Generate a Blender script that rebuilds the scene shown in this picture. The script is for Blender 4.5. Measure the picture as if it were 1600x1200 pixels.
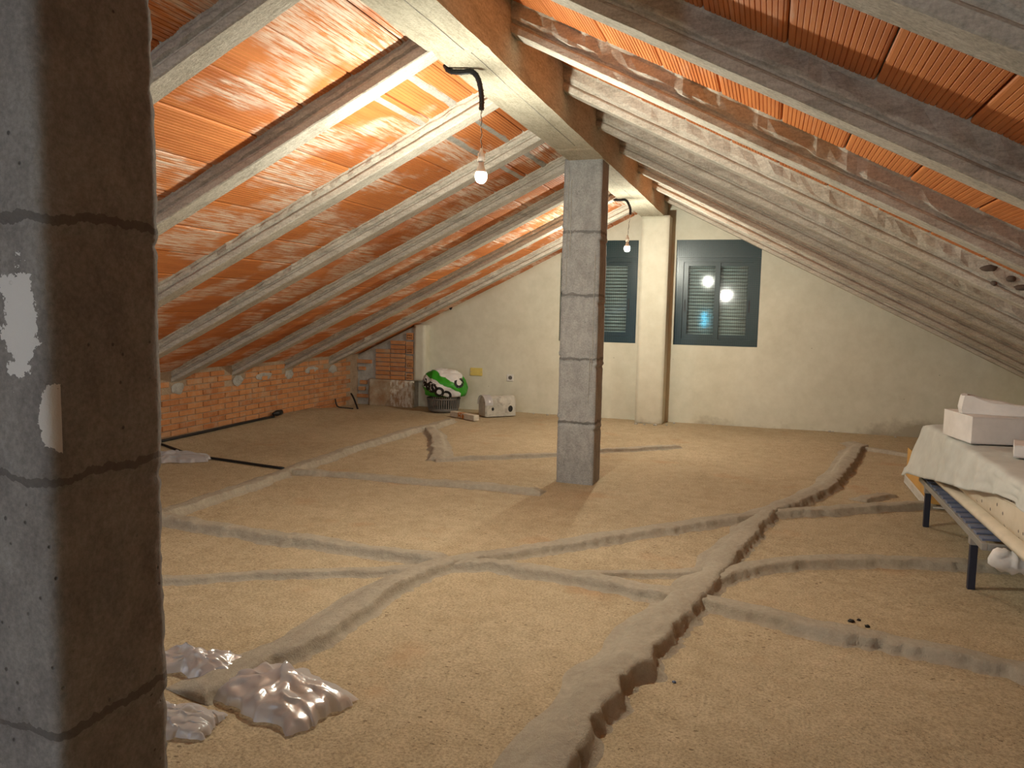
import bpy, bmesh, math, random
from mathutils import Vector, Matrix, noise
from mathutils.bvhtree import BVHTree
random.seed(7)
for o in list(bpy.data.objects): bpy.data.objects.remove(o, do_unlink=True)
SC = bpy.context.scene
COL = SC.collection

# ------------------------------------------------------------------ camera, world, large lights, exposure
CAM_F, CAM_YAW, CAM_PITCH, CAM_ROLL, EYE = 1226.46, .3128, -.0950, .0211, 1.5
def make_camera():
    cd = bpy.data.cameras.new('camera'); co = bpy.data.objects.new('camera', cd); COL.objects.link(co)
    cd.sensor_fit = 'HORIZONTAL'; cd.sensor_width = 36.0; cd.lens = CAM_F / 1600 * 36.0
    cd.clip_start = .02; cd.clip_end = 100
    cy, sy = math.cos(CAM_YAW), math.sin(CAM_YAW); cp, sp = math.cos(CAM_PITCH), math.sin(CAM_PITCH)
    f = Vector((-sy*cp, cy*cp, sp)); r = Vector((cy, sy, 0)); u = r.cross(f)
    r2 = r*math.cos(CAM_ROLL) + u*math.sin(CAM_ROLL); u2 = u*math.cos(CAM_ROLL) - r*math.sin(CAM_ROLL)
    m = Matrix((r2, u2, -f)).transposed().to_4x4(); m.translation = (0, 0, EYE)
    co.matrix_world = m; SC.camera = co
make_camera()
W = bpy.data.worlds.new('night'); SC.world = W; W.use_nodes = True
W.node_tree.nodes['Background'].inputs[0].default_value = (.02, .03, .06, 1)
W.node_tree.nodes['Background'].inputs[1].default_value = .5
vs = SC.view_settings
vs.view_transform = 'Standard'; vs.look = 'None'; vs.gamma = 1; vs.use_curve_mapping = False
vs.exposure = 2.4
BULB_W = 620.0            # radiance of each bare bulb
BULB_C = (1.0, .98, .83)
FILL_C = (.56, .73, 1.0); FILL_W = 40.0

# ------------------------------------------------------------------ helpers
def tag(o, label=None, cat=None, group=None, kind=None):
    if label: o['label'] = label
    if cat: o['category'] = cat
    if group: o['group'] = group
    if kind: o['kind'] = kind
    return o
def link(o, parent=None):
    COL.objects.link(o)
    if parent is not None: o.parent = parent
    return o
def mk(name, verts, faces, mat, parent=None, smooth=False, loc=None):
    me = bpy.data.meshes.new(name); me.from_pydata([tuple(v) for v in verts], [], faces); me.update()
    bm = bmesh.new(); bm.from_mesh(me); bmesh.ops.recalc_face_normals(bm, faces=bm.faces); bm.to_mesh(me); bm.free()
    if mat: me.materials.append(mat)
    if smooth:
        for p in me.polygons: p.use_smooth = True
    o = bpy.data.objects.new(name, me)
    if loc: o.location = loc
    return link(o, parent)
def empty(name, loc=(0, 0, 0), rz=0, parent=None):
    o = bpy.data.objects.new(name, None); o.location = loc; o.rotation_euler = (0, 0, rz); o.empty_display_size = .1
    return link(o, parent)
class MB:
    """collects shapes of ONE part"""
    def __init__(s): s.v = []; s.f = []
    def add(s, v, f):
        n = len(s.v); s.v += [tuple(p) for p in v]; s.f += [tuple(i+n for i in q) for q in f]; return s
    def box(s, x0, x1, y0, y1, z0, z1):
        return s.add([(x, y, z) for z in (z0, z1) for y in (y0, y1) for x in (x0, x1)],
                     [(0, 2, 3, 1), (4, 5, 7, 6), (0, 1, 5, 4), (2, 6, 7, 3), (0, 4, 6, 2), (1, 3, 7, 5)])
    def prism(s, poly, y0, y1):
        n = len(poly)
        return s.add([(x, y0, z) for x, z in poly] + [(x, y1, z) for x, z in poly],
                     [tuple(range(n)), tuple(range(2*n-1, n-1, -1))] + [(i, (i+1) % n, (i+1) % n+n, i+n) for i in range(n)])
    def tube(s, pts, r, n=8, cap=True):
        pts = [Vector(p) for p in pts]; rr = r if isinstance(r, (list, tuple)) else [r]*len(pts)
        V = []; F = []
        t0 = (pts[1]-pts[0]).normalized(); a = t0.orthogonal().normalized()
        for i, p in enumerate(pts):
            t = (pts[min(i+1, len(pts)-1)]-pts[max(i-1, 0)]).normalized()
            a = (a - t*a.dot(t)).normalized(); b = t.cross(a)
            V += [p + (a*math.cos(2*math.pi*k/n) + b*math.sin(2*math.pi*k/n))*rr[i] for k in range(n)]
        for i in range(len(pts)-1):
            F += [(i*n+k, i*n+(k+1) % n, (i+1)*n+(k+1) % n, (i+1)*n+k) for k in range(n)]
        if cap: F += [tuple(range(n-1, -1, -1)), tuple(range((len(pts)-1)*n, len(pts)*n))]
        return s.add(V, F)
    def lathe(s, prof, c=(0, 0, 0), n=20):
        V = []; F = []
        for r, z in prof: V += [(c[0]+r*math.cos(2*math.pi*k/n), c[1]+r*math.sin(2*math.pi*k/n), c[2]+z) for k in range(n)]
        for i in range(len(prof)-1): F += [(i*n+k, i*n+(k+1) % n, (i+1)*n+(k+1) % n, (i+1)*n+k) for k in range(n)]
        return s.add(V, F)
    def build(s, name, mat, parent=None, smooth=False, loc=None): return mk(name, s.v, s.f, mat, parent, smooth, loc)
def bevel(o, w=.004, seg=2):
    m = o.modifiers.new('bevel', 'BEVEL'); m.width = w; m.segments = seg; m.limit_method = 'ANGLE'; return o
def nz(x, y, z=0.): return noise.noise(Vector((x, y, z)))
def fbm(x, y, z=0., o=4): return noise.fractal(Vector((x, y, z)), 1.0, 2.0, o)
def spline(pts, step):
    """resample a polyline smoothly (Catmull-Rom)"""
    P = [Vector(p) for p in pts]
    if len(P) == 2: P = [P[0], (P[0]+P[1])/2, P[1]]
    out = []
    for i in range(len(P)-1):
        p0 = P[max(i-1, 0)]; p1 = P[i]; p2 = P[i+1]; p3 = P[min(i+2, len(P)-1)]
        n = max(1, int((p2-p1).length/step))
        for k in range(n):
            t = k/n
            out.append(.5*((2*p1) + (p2-p0)*t + (2*p0-5*p1+4*p2-p3)*t*t + (3*p1-p0-3*p2+p3)*t**3))
    out.append(P[-1]); return out
def clip(poly, a, b, c):
    """keep a*x+b*z<=c"""
    out = []
    for i in range(len(poly)):
        p, q = poly[i], poly[(i+1) % len(poly)]; dp = a*p[0]+b*p[1]-c; dq = a*q[0]+b*q[1]-c
        if dp <= 0: out.append(p)
        if dp*dq < 0:
            t = dp/(dp-dq); out.append((p[0]+(q[0]-p[0])*t, p[1]+(q[1]-p[1])*t))
    return out
def rough_box(x0, x1, y0, y1, z0, z1, step, disp, zstep=None):
    """closed box, surface subdivided; disp(point, outward, edge_count) -> offset along outward"""
    nx, ny, nzz = [max(2, int(round((b-a)/q))) for a, b, q in ((x0, x1, step), (y0, y1, step), (z0, z1, zstep or step))]
    idx = {}; V = []; F = []
    def vid(i, j, k):
        key = (i, j, k)
        if key not in idx:
            p = Vector((x0+(x1-x0)*i/nx, y0+(y1-y0)*j/ny, z0+(z1-z0)*k/nzz))
            d = Vector(((i == nx)-(i == 0), (j == ny)-(j == 0), 0)); e = d.length
            if e > 0: p = p + d.normalized()*disp(p, d, e)
            idx[key] = len(V); V.append(p)
        return idx[key]
    for k in range(nzz):
        for i in range(nx):
            F.append((vid(i, 0, k), vid(i+1, 0, k), vid(i+1, 0, k+1), vid(i, 0, k+1)))
            F.append((vid(i, ny, k), vid(i, ny, k+1), vid(i+1, ny, k+1), vid(i+1, ny, k)))
        for j in range(ny):
            F.append((vid(0, j, k), vid(0, j, k+1), vid(0, j+1, k+1), vid(0, j+1, k)))
            F.append((vid(nx, j, k), vid(nx, j+1, k), vid(nx, j+1, k+1), vid(nx, j, k+1)))
    for i in range(nx):
        for j in range(ny):
            F.append((vid(i, j, 0), vid(i, j+1, 0), vid(i+1, j+1, 0), vid(i+1, j, 0)))
            F.append((vid(i, j, nzz), vid(i+1, j, nzz), vid(i+1, j+1, nzz), vid(i, j+1, nzz)))
    return V, F

# ------------------------------------------------------------------ materials
class NT:
    def __init__(s, name):
        s.m = bpy.data.materials.new(name); s.m.use_nodes = True; s.t = s.m.node_tree; s.n = s.t.nodes
        s.b = s.n['Principled BSDF']; s.out = s.n['Material Output']
        s.geo = s.n.new('ShaderNodeNewGeometry'); s.tc = s.n.new('ShaderNodeTexCoord')
    def L(s, a, b): s.t.links.new(a, b)
    def coords(s, scale=(1, 1, 1), obj=False, off=(0, 0, 0)):
        mp = s.n.new('ShaderNodeMapping'); s.L(s.tc.outputs['Object'] if obj else s.geo.outputs['Position'], mp.inputs[0])
        mp.inputs['Scale'].default_value = scale; mp.inputs['Location'].default_value = off; return mp.outputs[0]
    def noise(s, sc, det=4, rough=.6, co=None, dist=0):
        t = s.n.new('ShaderNodeTexNoise'); t.inputs['Scale'].default_value = sc; t.inputs['Detail'].default_value = det
        t.inputs['Roughness'].default_value = rough; t.inputs['Distortion'].default_value = dist
        s.L(co if co is not None else s.coords(), t.inputs['Vector']); return t.outputs['Fac']
    def voro(s, sc, co=None, feat='F1'):
        t = s.n.new('ShaderNodeTexVoronoi'); t.feature = feat; t.inputs['Scale'].default_value = sc
        s.L(co if co is not None else s.coords(), t.inputs['Vector']); return t.outputs['Distance']
    def ramp(s, fac, stops):
        r = s.n.new('ShaderNodeValToRGB'); e = r.color_ramp.elements
        while len(e) < len(stops): e.new(.5)
        for i, (p, c) in enumerate(stops):
            e[i].position = p; e[i].color = (*c, 1) if len(c) == 3 else c
        s.L(fac, r.inputs[0]); return r.outputs[0]
    def step(s, fac, a, b): return s.ramp(fac, [(a, (0, 0, 0)), (b, (1, 1, 1))])
    def mix(s, fac, a, b, mode='MIX'):
        m = s.n.new('ShaderNodeMix'); m.data_type = 'RGBA'; m.blend_type = mode
        for sock, v in ((m.inputs[0], fac), (m.inputs[6], a), (m.inputs[7], b)):
            if isinstance(v, (int, float)): sock.default_value = v
            elif isinstance(v, tuple): sock.default_value = (*v, 1)
            else: s.L(v, sock)
        return m.outputs[2]
    def math(s, op, a, b=0.):
        m = s.n.new('ShaderNodeMath'); m.operation = op
        for sock, v in ((m.inputs[0], a), (m.inputs[1], b)):
            if isinstance(v, (int, float)): sock.default_value = v
            else: s.L(v, sock)
        return m.outputs[0]
    def sep(s, v):
        x = s.n.new('ShaderNodeSeparateXYZ'); s.L(v, x.inputs[0]); return x.outputs
    def bump(s, h, strength=.3, dist=.01, prev=None):
        b = s.n.new('ShaderNodeBump'); b.inputs['Strength'].default_value = strength; b.inputs['Distance'].default_value = dist
        s.L(h, b.inputs['Height'])
        if prev is not None: s.L(prev, b.inputs['Normal'])
        return b.outputs[0]
    def fin(s, col, rough=.9, normal=None, spec=.2):
        if isinstance(col, tuple): s.b.inputs['Base Color'].default_value = (*col, 1)
        else: s.L(col, s.b.inputs['Base Color'])
        if isinstance(rough, (int, float)): s.b.inputs['Roughness'].default_value = rough
        else: s.L(rough, s.b.inputs['Roughness'])
        s.b.inputs['Specular IOR Level'].default_value = spec
        if normal is not None: s.L(normal, s.b.inputs['Normal'])
        return s.m
def plain(name, col, rough=.6, spec=.3, metal=0., bs=0, bstr=.2):
    t = NT(name); c = t.noise(9, 3); k = t.mix(.35, col, t.ramp(c, [(.3, tuple(x*.75 for x in col)), (.7, tuple(min(1, x*1.15) for x in col))]))
    nrm = t.bump(t.noise(bs, 4), bstr, .004) if bs else None
    t.b.inputs['Metallic'].default_value = metal
    return t.fin(k, rough, nrm, spec)
def M_concrete(name, base, dark, light, streak=(1, 1, 1), pits=True, bstr=.5):
    t = NT(name); co = t.coords(streak)
    a = t.noise(2.2, 6, .65, co); b = t.noise(14, 5, .7, co); c = t.noise(90, 3, .7)
    k = t.ramp(a, [(.3, dark), (.5, base), (.72, light)])
    k = t.mix(.45, k, t.ramp(b, [(.32, dark), (.6, light)]), 'MIX')
    k = t.mix(.25, k, t.ramp(c, [(.3, (.1, .1, .1)), (.7, (.9, .9, .9))]), 'OVERLAY')
    h = t.math('ADD', t.math('MULTIPLY', b, .7), t.math('MULTIPLY', c, .25))
    if pits:
        v = t.voro(26); p = t.step(v, .06, .12); msk = t.step(t.noise(5, 2), .5, .56)
        pit = t.math('MULTIPLY', t.math('SUBTRACT', 1., p), msk)
        k = t.mix(t.math('MULTIPLY', pit, .7), k, tuple(x*.35 for x in dark)); h = t.math('SUBTRACT', h, pit)
    return t.fin(k, .92, t.bump(h, bstr, .008), .15), t
MAT = {}
MAT['rafter'], _ = M_concrete('rafter_concrete', (.50, .46, .38), (.30, .27, .22), (.62, .58, .50), (1, 4, 4), False, .8)
def add_joints(m, t, zs, dark, w=.010, amt=.75):
    """dark ragged grout line at each pour joint"""
    base = t.b.inputs['Base Color'].links[0].from_socket; z = t.sep(t.geo.outputs['Position'])[2]
    wob = t.math('MULTIPLY', t.math('SUBTRACT', t.noise(6, 4, .7, t.coords((1.5, 1.5, .3))), .5), .07)
    thick = t.math('MULTIPLY', t.noise(17, 3, .6), 2.2*w)
    acc = None
    for zj in zs:
        d = t.math('ABSOLUTE', t.math('SUBTRACT', t.math('ADD', z, wob), zj)); k = t.math('LESS_THAN', d, thick)
        acc = k if acc is None else t.math('MAXIMUM', acc, k)
    t.L(t.mix(t.math('MULTIPLY', acc, amt), base, dark), t.b.inputs['Base Color']); return m
MAT['beam'], _ = M_concrete('beam_concrete', (.47, .43, .33), (.30, .26, .19), (.60, .56, .45), (5, 1, 5), True, .5)
MAT['column'], _t = M_concrete('column_concrete', (.33, .325, .315), (.22, .215, .205), (.42, .415, .40), (1, 1, .6), True, .5)
add_joints(MAT['column'], _t, (.538, 1.086, 1.631, 2.163), (.15, .145, .14))
MAT['mortar'], _ = M_concrete('grey_mortar', (.40, .38, .34), (.26, .25, .22), (.52, .49, .44), (1, 1, 1), False, .8)
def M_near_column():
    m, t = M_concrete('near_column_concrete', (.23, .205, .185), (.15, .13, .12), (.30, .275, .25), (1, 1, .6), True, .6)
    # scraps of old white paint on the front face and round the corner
    base = t.b.inputs['Base Color'].links[0].from_socket
    p = t.sep(t.geo.outputs['Position']); n1 = t.noise(7, 6, .7)
    def blob(cx, cz, rx, rz, ysel):
        dx = t.math('DIVIDE', t.math('SUBTRACT', p[0], cx), rx); dz = t.math('DIVIDE', t.math('SUBTRACT', p[2], cz), rz)
        d = t.math('SQRT', t.math('ADD', t.math('MULTIPLY', dx, dx), t.math('MULTIPLY', dz, dz)))
        d = t.math('ADD', d, t.math('MULTIPLY', t.math('SUBTRACT', n1, .5), 2.6))
        s = t.math('LESS_THAN', d, .75); return t.math('MULTIPLY', s, t.math('LESS_THAN', p[1], ysel))
    k = t.mix(blob(-1.37, 1.45, .06, .17, 1.158), base, (.66, .62, .58))
    k = t.mix(blob(-1.30, 1.28, .04, .09, 1.175), k, (.60, .55, .50))
    t.L(k, t.b.inputs['Base Color']); M_near_column.t = t; return m
MAT['near_column'] = M_near_column()
add_joints(MAT['near_column'], M_near_column.t, (.63, 1.148, 1.66, 2.19), (.10, .085, .075), .008, .7)
def M_terracotta(name, limed, sat=1.):
    t = NT(name)
    oi = t.n.new('ShaderNodeObjectInfo')
    k = t.ramp(oi.outputs['Random'], [(0, (.50, .155, .042)), (.5, (.60, .20, .055)), (1, (.68, .25, .075))])
    fine = t.noise(1.6, 5, .6, t.coords((9, .9, 9)))
    k = t.mix(.5, k, t.ramp(fine, [(.3, (.42, .12, .035)), (.7, (.70, .27, .085))]))
    if limed:
        big = t.noise(2.1, 3, .55, t.coords((1.3, .9, 1.3), off=(3, 1, 0))); st = t.noise(1.5, 6, .75, t.coords((34, 2.2, 34)))
        msk = t.math('MULTIPLY', t.step(big, .48, .60), t.step(st, .42, .55))
        k = t.mix(t.math('MULTIPLY', msk, .85), k, (.80, .66, .54))
    else:
        big = t.noise(1.7, 3, .55); st = t.noise(1.5, 5, .7, t.coords((30, 2, 30)))
        msk = t.math('MULTIPLY', t.step(big, .60, .74), t.step(st, .5, .66))
        k = t.mix(t.math('MULTIPLY', msk, .5), k, (.74, .56, .42))
    return t.fin(k, .62, t.bump(t.noise(60, 3), .15, .003), .3)
MAT['terracotta_limed'] = M_terracotta('terracotta_limed', True)
MAT['terracotta'] = M_terracotta('terracotta', False)
def M_brick():
    t = NT('brick_clay'); oi = t.n.new('ShaderNodeObjectInfo')
    k = t.ramp(oi.outputs['Random'], [(0, (.42, .15, .055)), (.4, (.55, .23, .085)), (.75, (.60, .27, .11)), (1, (.50, .26, .12))])
    k = t.mix(.35, k, t.ramp(t.noise(12, 5), [(.3, (.34, .14, .06)), (.7, (.62, .33, .16))]))
    k = t.mix(t.math('MULTIPLY', t.step(t.noise(6, 6, .75), .50, .68), .6), k, (.45, .35, .25))
    return t.fin(k, .9, t.bump(t.noise(40, 5), .5, .006), .15)
MAT['brick'] = M_brick()
MAT['dusty_mortar'], _ = M_concrete('dusty_mortar', (.36, .26, .17), (.26, .19, .13), (.46, .35, .25), (1, 1, 1), False, .8)
def M_plaster():
    t = NT('plaster')
    k = t.ramp(t.noise(1.1, 5, .6), [(.3, (.57, .54, .425)), (.6, (.68, .65, .53))])
    k = t.mix(.3, k, t.ramp(t.noise(7, 6, .7), [(.35, (.52, .49, .38)), (.65, (.72, .69, .58))]))
    z = t.sep(t.geo.outputs['Position'])[2]
    px = t.sep(t.geo.outputs['Position'])[0]; bell = t.step(t.math('ABSOLUTE', t.math('DIVIDE', t.math('SUBTRACT', px, 1.9), 1.1)), 1., .0) if False else t.ramp(t.math('ABSOLUTE', t.math('DIVIDE', t.math('SUBTRACT', px, 1.85), 1.6)), [(0, (1, 1, 1)), (.5, (0, 0, 0))])
    low = t.math('SUBTRACT', t.math('ADD', t.math('ADD', .03, t.math('MULTIPLY', bell, .26)), t.math('MULTIPLY', t.math('SUBTRACT', t.noise(1.7, 5, .7), .5), .7)), z)
    k = t.mix(t.math('MULTIPLY', t.step(low, 0, .16), .68), k, (.27, .22, .15))       # damp stain rising from the floor
    sp = t.math('MULTIPLY', t.math('LESS_THAN', t.voro(7), .035), t.step(t.noise(3, 2), .55, .6))
    k = t.mix(sp, k, (.2, .18, .14))
    return t.fin(k, .88, t.bump(t.noise(18, 6, .7), .22, .006), .2)
MAT['plaster'] = M_plaster()
def M_floor():
    t = NT('floor_screed')
    k = t.ramp(t.noise(.8, 6, .65), [(.28, (.385, .305, .19)), (.5, (.49, .40, .262)), (.72, (.56, .475, .325))])
    k = t.mix(.4, k, t.ramp(t.noise(9, 6, .75), [(.3, (.32, .245, .15)), (.66, (.61, .51, .355))]))
    k = t.mix(.55, k, t.ramp(t.noise(85, 5, .8), [(.34, (.12, .09, .06)), (.52, (.5, .5, .5)), (.72, (.80, .76, .68))]), 'OVERLAY')
    spk = t.math('MULTIPLY', t.math('LESS_THAN', t.voro(60), .16), t.step(t.noise(6, 4, .7), .47, .6))
    k = t.mix(t.math('MULTIPLY', spk, .9), k, (.10, .075, .05))
    big = t.math('MULTIPLY', t.math('LESS_THAN', t.voro(15, t.coords((1, 1.9, 1))), t.math('MULTIPLY', t.noise(40, 3, .7), .27)), t.step(t.noise(2.5, 4, .7), .49, .56))
    k = t.mix(t.math('MULTIPLY', big, .8), k, (.16, .115, .07))
    rust = t.step(t.noise(1.9, 3, .5, t.coords((1, 1, 1), off=(9, 4, 0))), .62, .75)
    k = t.mix(t.math('MULTIPLY', rust, .3), k, (.46, .22, .09))
    h = t.math('ADD', t.math('MULTIPLY', t.noise(10, 6, .75), .8), t.math('MULTIPLY', t.noise(75, 4, .8), .5))
    h = t.math('SUBTRACT', h, t.math('MULTIPLY', spk, .3))
    return t.fin(k, .95, t.bump(h, .8, .016), .12)
MAT['floor'] = M_floor()
def M_ridge():
    t = NT('ridge_mortar')
    k = t.ramp(t.noise(3, 6, .7), [(.3, (.35, .305, .235)), (.6, (.475, .425, .335))])
    k = t.mix(.4, k, t.ramp(t.noise(35, 5, .7), [(.3, (.28, .24, .18)), (.68, (.52, .465, .37))]))
    return t.fin(k, .95, t.bump(t.math('ADD', t.noise(18, 6, .8), t.math('MULTIPLY', t.noise(140, 3), .2)), .9, .02), .12)
MAT['ridge'] = M_ridge()
def emit(name, col, w):
    t = NT(name); t.b.inputs['Base Color'].default_value = (*col, 1)
    t.b.inputs['Emission Color'].default_value = (*col, 1); t.b.inputs['Emission Strength'].default_value = w; return t.m
MAT['bulb'] = emit('lit_bulb', BULB_C, BULB_W)
MAT['strong_bulb'] = emit('strong_bulb', (1.0, .93, .84), BULB_W*2.2)
MAT['led'] = emit('lit_tube', FILL_C, FILL_W)
MAT['cyan'] = emit('cyan_tube', (.08, .55, .85), 7.0)
MAT['black'] = plain('black_plastic', (.012, .012, .013), .45, .4)
MAT['black_matt'] = plain('black_rubber', (.02, .019, .018), .7, .3)
MAT['white_plastic'] = plain('white_plastic', (.70, .68, .63), .4, .4)
MAT['yellow_plastic'] = plain('yellow_plastic', (.72, .56, .16), .5, .3)
MAT['green_alu'] = plain('dark_green_aluminium', (.006, .030, .031), .28, .5)
MAT['slat'] = plain('shutter_slat', (.55, .58, .56), .3, .5)
MAT['wire'] = plain('dark_wire', (.05, .06, .06), .35, .5, .3)
def M_glass():
    t = NT('pane_glass'); t.n.remove(t.b)
    tr = t.n.new('ShaderNodeBsdfTransparent'); gl = t.n.new('ShaderNodeBsdfGlossy'); mx = t.n.new('ShaderNodeMixShader'); fr = t.n.new('ShaderNodeFresnel')
    tr.inputs[0].default_value = (.85, .9, .9, 1); gl.inputs['Roughness'].default_value = .05; fr.inputs[0].default_value = 1.6
    t.L(t.bump(t.noise(3, 2), .02, .01), gl.inputs['Normal'])
    t.L(fr.outputs[0], mx.inputs[0]); t.L(tr.outputs[0], mx.inputs[1]); t.L(gl.outputs[0], mx.inputs[2]); t.L(mx.outputs[0], t.out.inputs[0]); return t.m
MAT['glass'] = M_glass()
def M_film():
    t = NT('clear_plastic_film'); t.n.remove(t.b)
    tr = t.n.new('ShaderNodeBsdfTransparent'); gl = t.n.new('ShaderNodeBsdfGlossy'); df = t.n.new('ShaderNodeBsdfDiffuse'); tl = t.n.new('ShaderNodeBsdfTranslucent')
    m1 = t.n.new('ShaderNodeMixShader'); m2 = t.n.new('ShaderNodeMixShader'); m3 = t.n.new('ShaderNodeMixShader'); fr = t.n.new('ShaderNodeFresnel')
    tr.inputs[0].default_value = (.93, .92, .92, 1); gl.inputs['Roughness'].default_value = .3; df.inputs[0].default_value = (.72, .71, .74, 1); tl.inputs[0].default_value = (.7, .69, .7, 1)
    nb = t.bump(t.noise(9, 2, .5, t.coords((1, 1, 1)), 2.), .35, .012); t.L(nb, gl.inputs['Normal']); fr.inputs[0].default_value = 1.7; t.L(nb, fr.inputs['Normal'])
    m1.inputs[0].default_value = .4; t.L(df.outputs[0], m1.inputs[1]); t.L(tl.outputs[0], m1.inputs[2])
    m2.inputs[0].default_value = .66; t.L(tr.outputs[0], m2.inputs[1]); t.L(m1.outputs[0], m2.inputs[2])
    t.L(t.math('ADD', t.math('MULTIPLY', fr.outputs[0], .32), .015), m3.inputs[0]); t.L(m2.outputs[0], m3.inputs[1]); t.L(gl.outputs[0], m3.inputs[2])
    t.L(m3.outputs[0], t.out.inputs[0]); return t.m
MAT['film'] = M_film()
MAT['steel'] = plain('grey_steel', (.34, .33, .31), .45, .5, .3)
MAT['navy'] = plain('navy_painted_steel', (.018, .022, .045), .4, .5)
MAT['navy_slat'] = plain('blue_grey_slat', (.13, .16, .25), .45, .4)
def M_ticking():
    t = NT('mattress_ticking'); p = t.coords((9, 9, 9), obj=True)
    d = t.math('LESS_THAN', t.voro(1.6, p), .14)
    k = t.mix(d, t.ramp(t.noise(6, 4), [(.3, (.62, .53, .40)), (.7, (.74, .66, .53))]), (.20, .17, .14))
    return t.fin(k, .85, t.bump(t.noise(60, 3), .2, .003), .15)
MAT['ticking'] = M_ticking()
MAT['pad'] = plain('cream_fabric', (.68, .60, .47), .9, .1, 0, 50, .2)
MAT['sheet'] = plain('pale_sheet', (.60, .61, .57), .92, .1, 0, 25, .25)
MAT['cloth'] = plain('white_cloth', (.74, .72, .70), .9, .1, 0, 40, .3)
MAT['card_white'] = plain('white_card', (.80, .77, .74), .6, .25)
MAT['cardboard'] = plain('brown_cardboard', (.58, .34, .11), .8, .15)
MAT['basket'] = plain('grey_basket_plastic', (.15, .135, .12), .55, .3)
MAT['lettering'] = plain('black_print', (.01, .01, .01), .4, .4)
def M_bag():
    t = NT('printed_carrier_bag'); x0, y, z = t.sep(t.tc.outputs['Object']); x = t.math('ADD', t.math('MULTIPLY', x0, .92), t.math('MULTIPLY', y, .39))
    s = t.math('ADD', t.math('MULTIPLY', z, .90), t.math('MULTIPLY', x, .42))
    s = t.math('ADD', s, t.math('MULTIPLY', t.math('SUBTRACT', t.noise(5, 3, .5, t.coords((1, 1, 1), obj=True)), .5), .13))
    s2 = t.math('ADD', t.math('MULTIPLY', s, 2.), .5)
    g, w = (.035, .30, .018), (.72, .70, .68)
    k = t.ramp(s2, [(0, g), (.235, g), (.25, w), (.55, w), (.565, g), (.76, g), (.775, w), (1, w)])
    k = t.mix(t.math('GREATER_THAN', t.math('ADD', x, t.math('MULTIPLY', z, -.1)), .235), k, g)
    return t.fin(k, .4, t.bump(t.noise(14, 4, .6), .4, .015), .4)
MAT['bag'] = M_bag()
def M_block():
    t = NT('speckled_concrete_block')
    k = t.ramp(t.noise(7, 6, .7), [(.3, (.36, .34, .29)), (.65, (.54, .51, .44))])
    k = t.mix(t.math('MULTIPLY', t.step(t.noise(13, 4), .56, .64), .5), k, (.22, .20, .17))
    return t.fin(k, .92, t.bump(t.noise(40, 5, .7), .5, .008), .15)
MAT['block'] = M_block()
def M_plank():
    t = NT('dirty_batten'); x = t.sep(t.tc.outputs['Object'])[0]
    k = t.ramp(t.noise(9, 5), [(.3, (.48, .42, .33)), (.7, (.66, .60, .50))])
    r = t.math('MULTIPLY', t.math('LESS_THAN', t.math('ABSOLUTE', t.math('ADD', x, .02)), .07), t.step(t.noise(22, 4, .6, t.coords((1, 1, 1), obj=True)), .42, .5))
    return t.fin(t.mix(r, k, (.45, .16, .04)), .85, None, .2)
MAT['plank'] = M_plank()
MAT['bare'] = plain('bare_dark_mortar', (.13, .10, .08), .95, .1, 0, 30, .6)

# ------------------------------------------------------------------ dimensions
BX0, BX1, BZ = -1.667, -1.360, 2.757            # ridge beam
YB, YF = 10.87, -9.8                             # back wall, wall behind the camera
XL, XR = -5.95, 3.05                             # low side walls
SL, SR = .490, .502                              # roof slopes
def zL(x): return BZ + SL*(x-BX0)                # underside of the left rafters
def zR(x): return 2.94 - SR*(x+1.35)             # underside of the right rafters
OL, OR = .120, .165                              # boards above the rafter undersides
YLS = [-1.4, -.37, .66, 1.70, 2.73, 3.755, 4.725, 5.785, 6.80, 7.80, 8.85, 9.95]
YRS = [-1.3, -.22, .85, 1.92, 3.0, 4.12, 5.23, 6.27, 7.28, 8.34, 9.42, 10.52]

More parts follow.
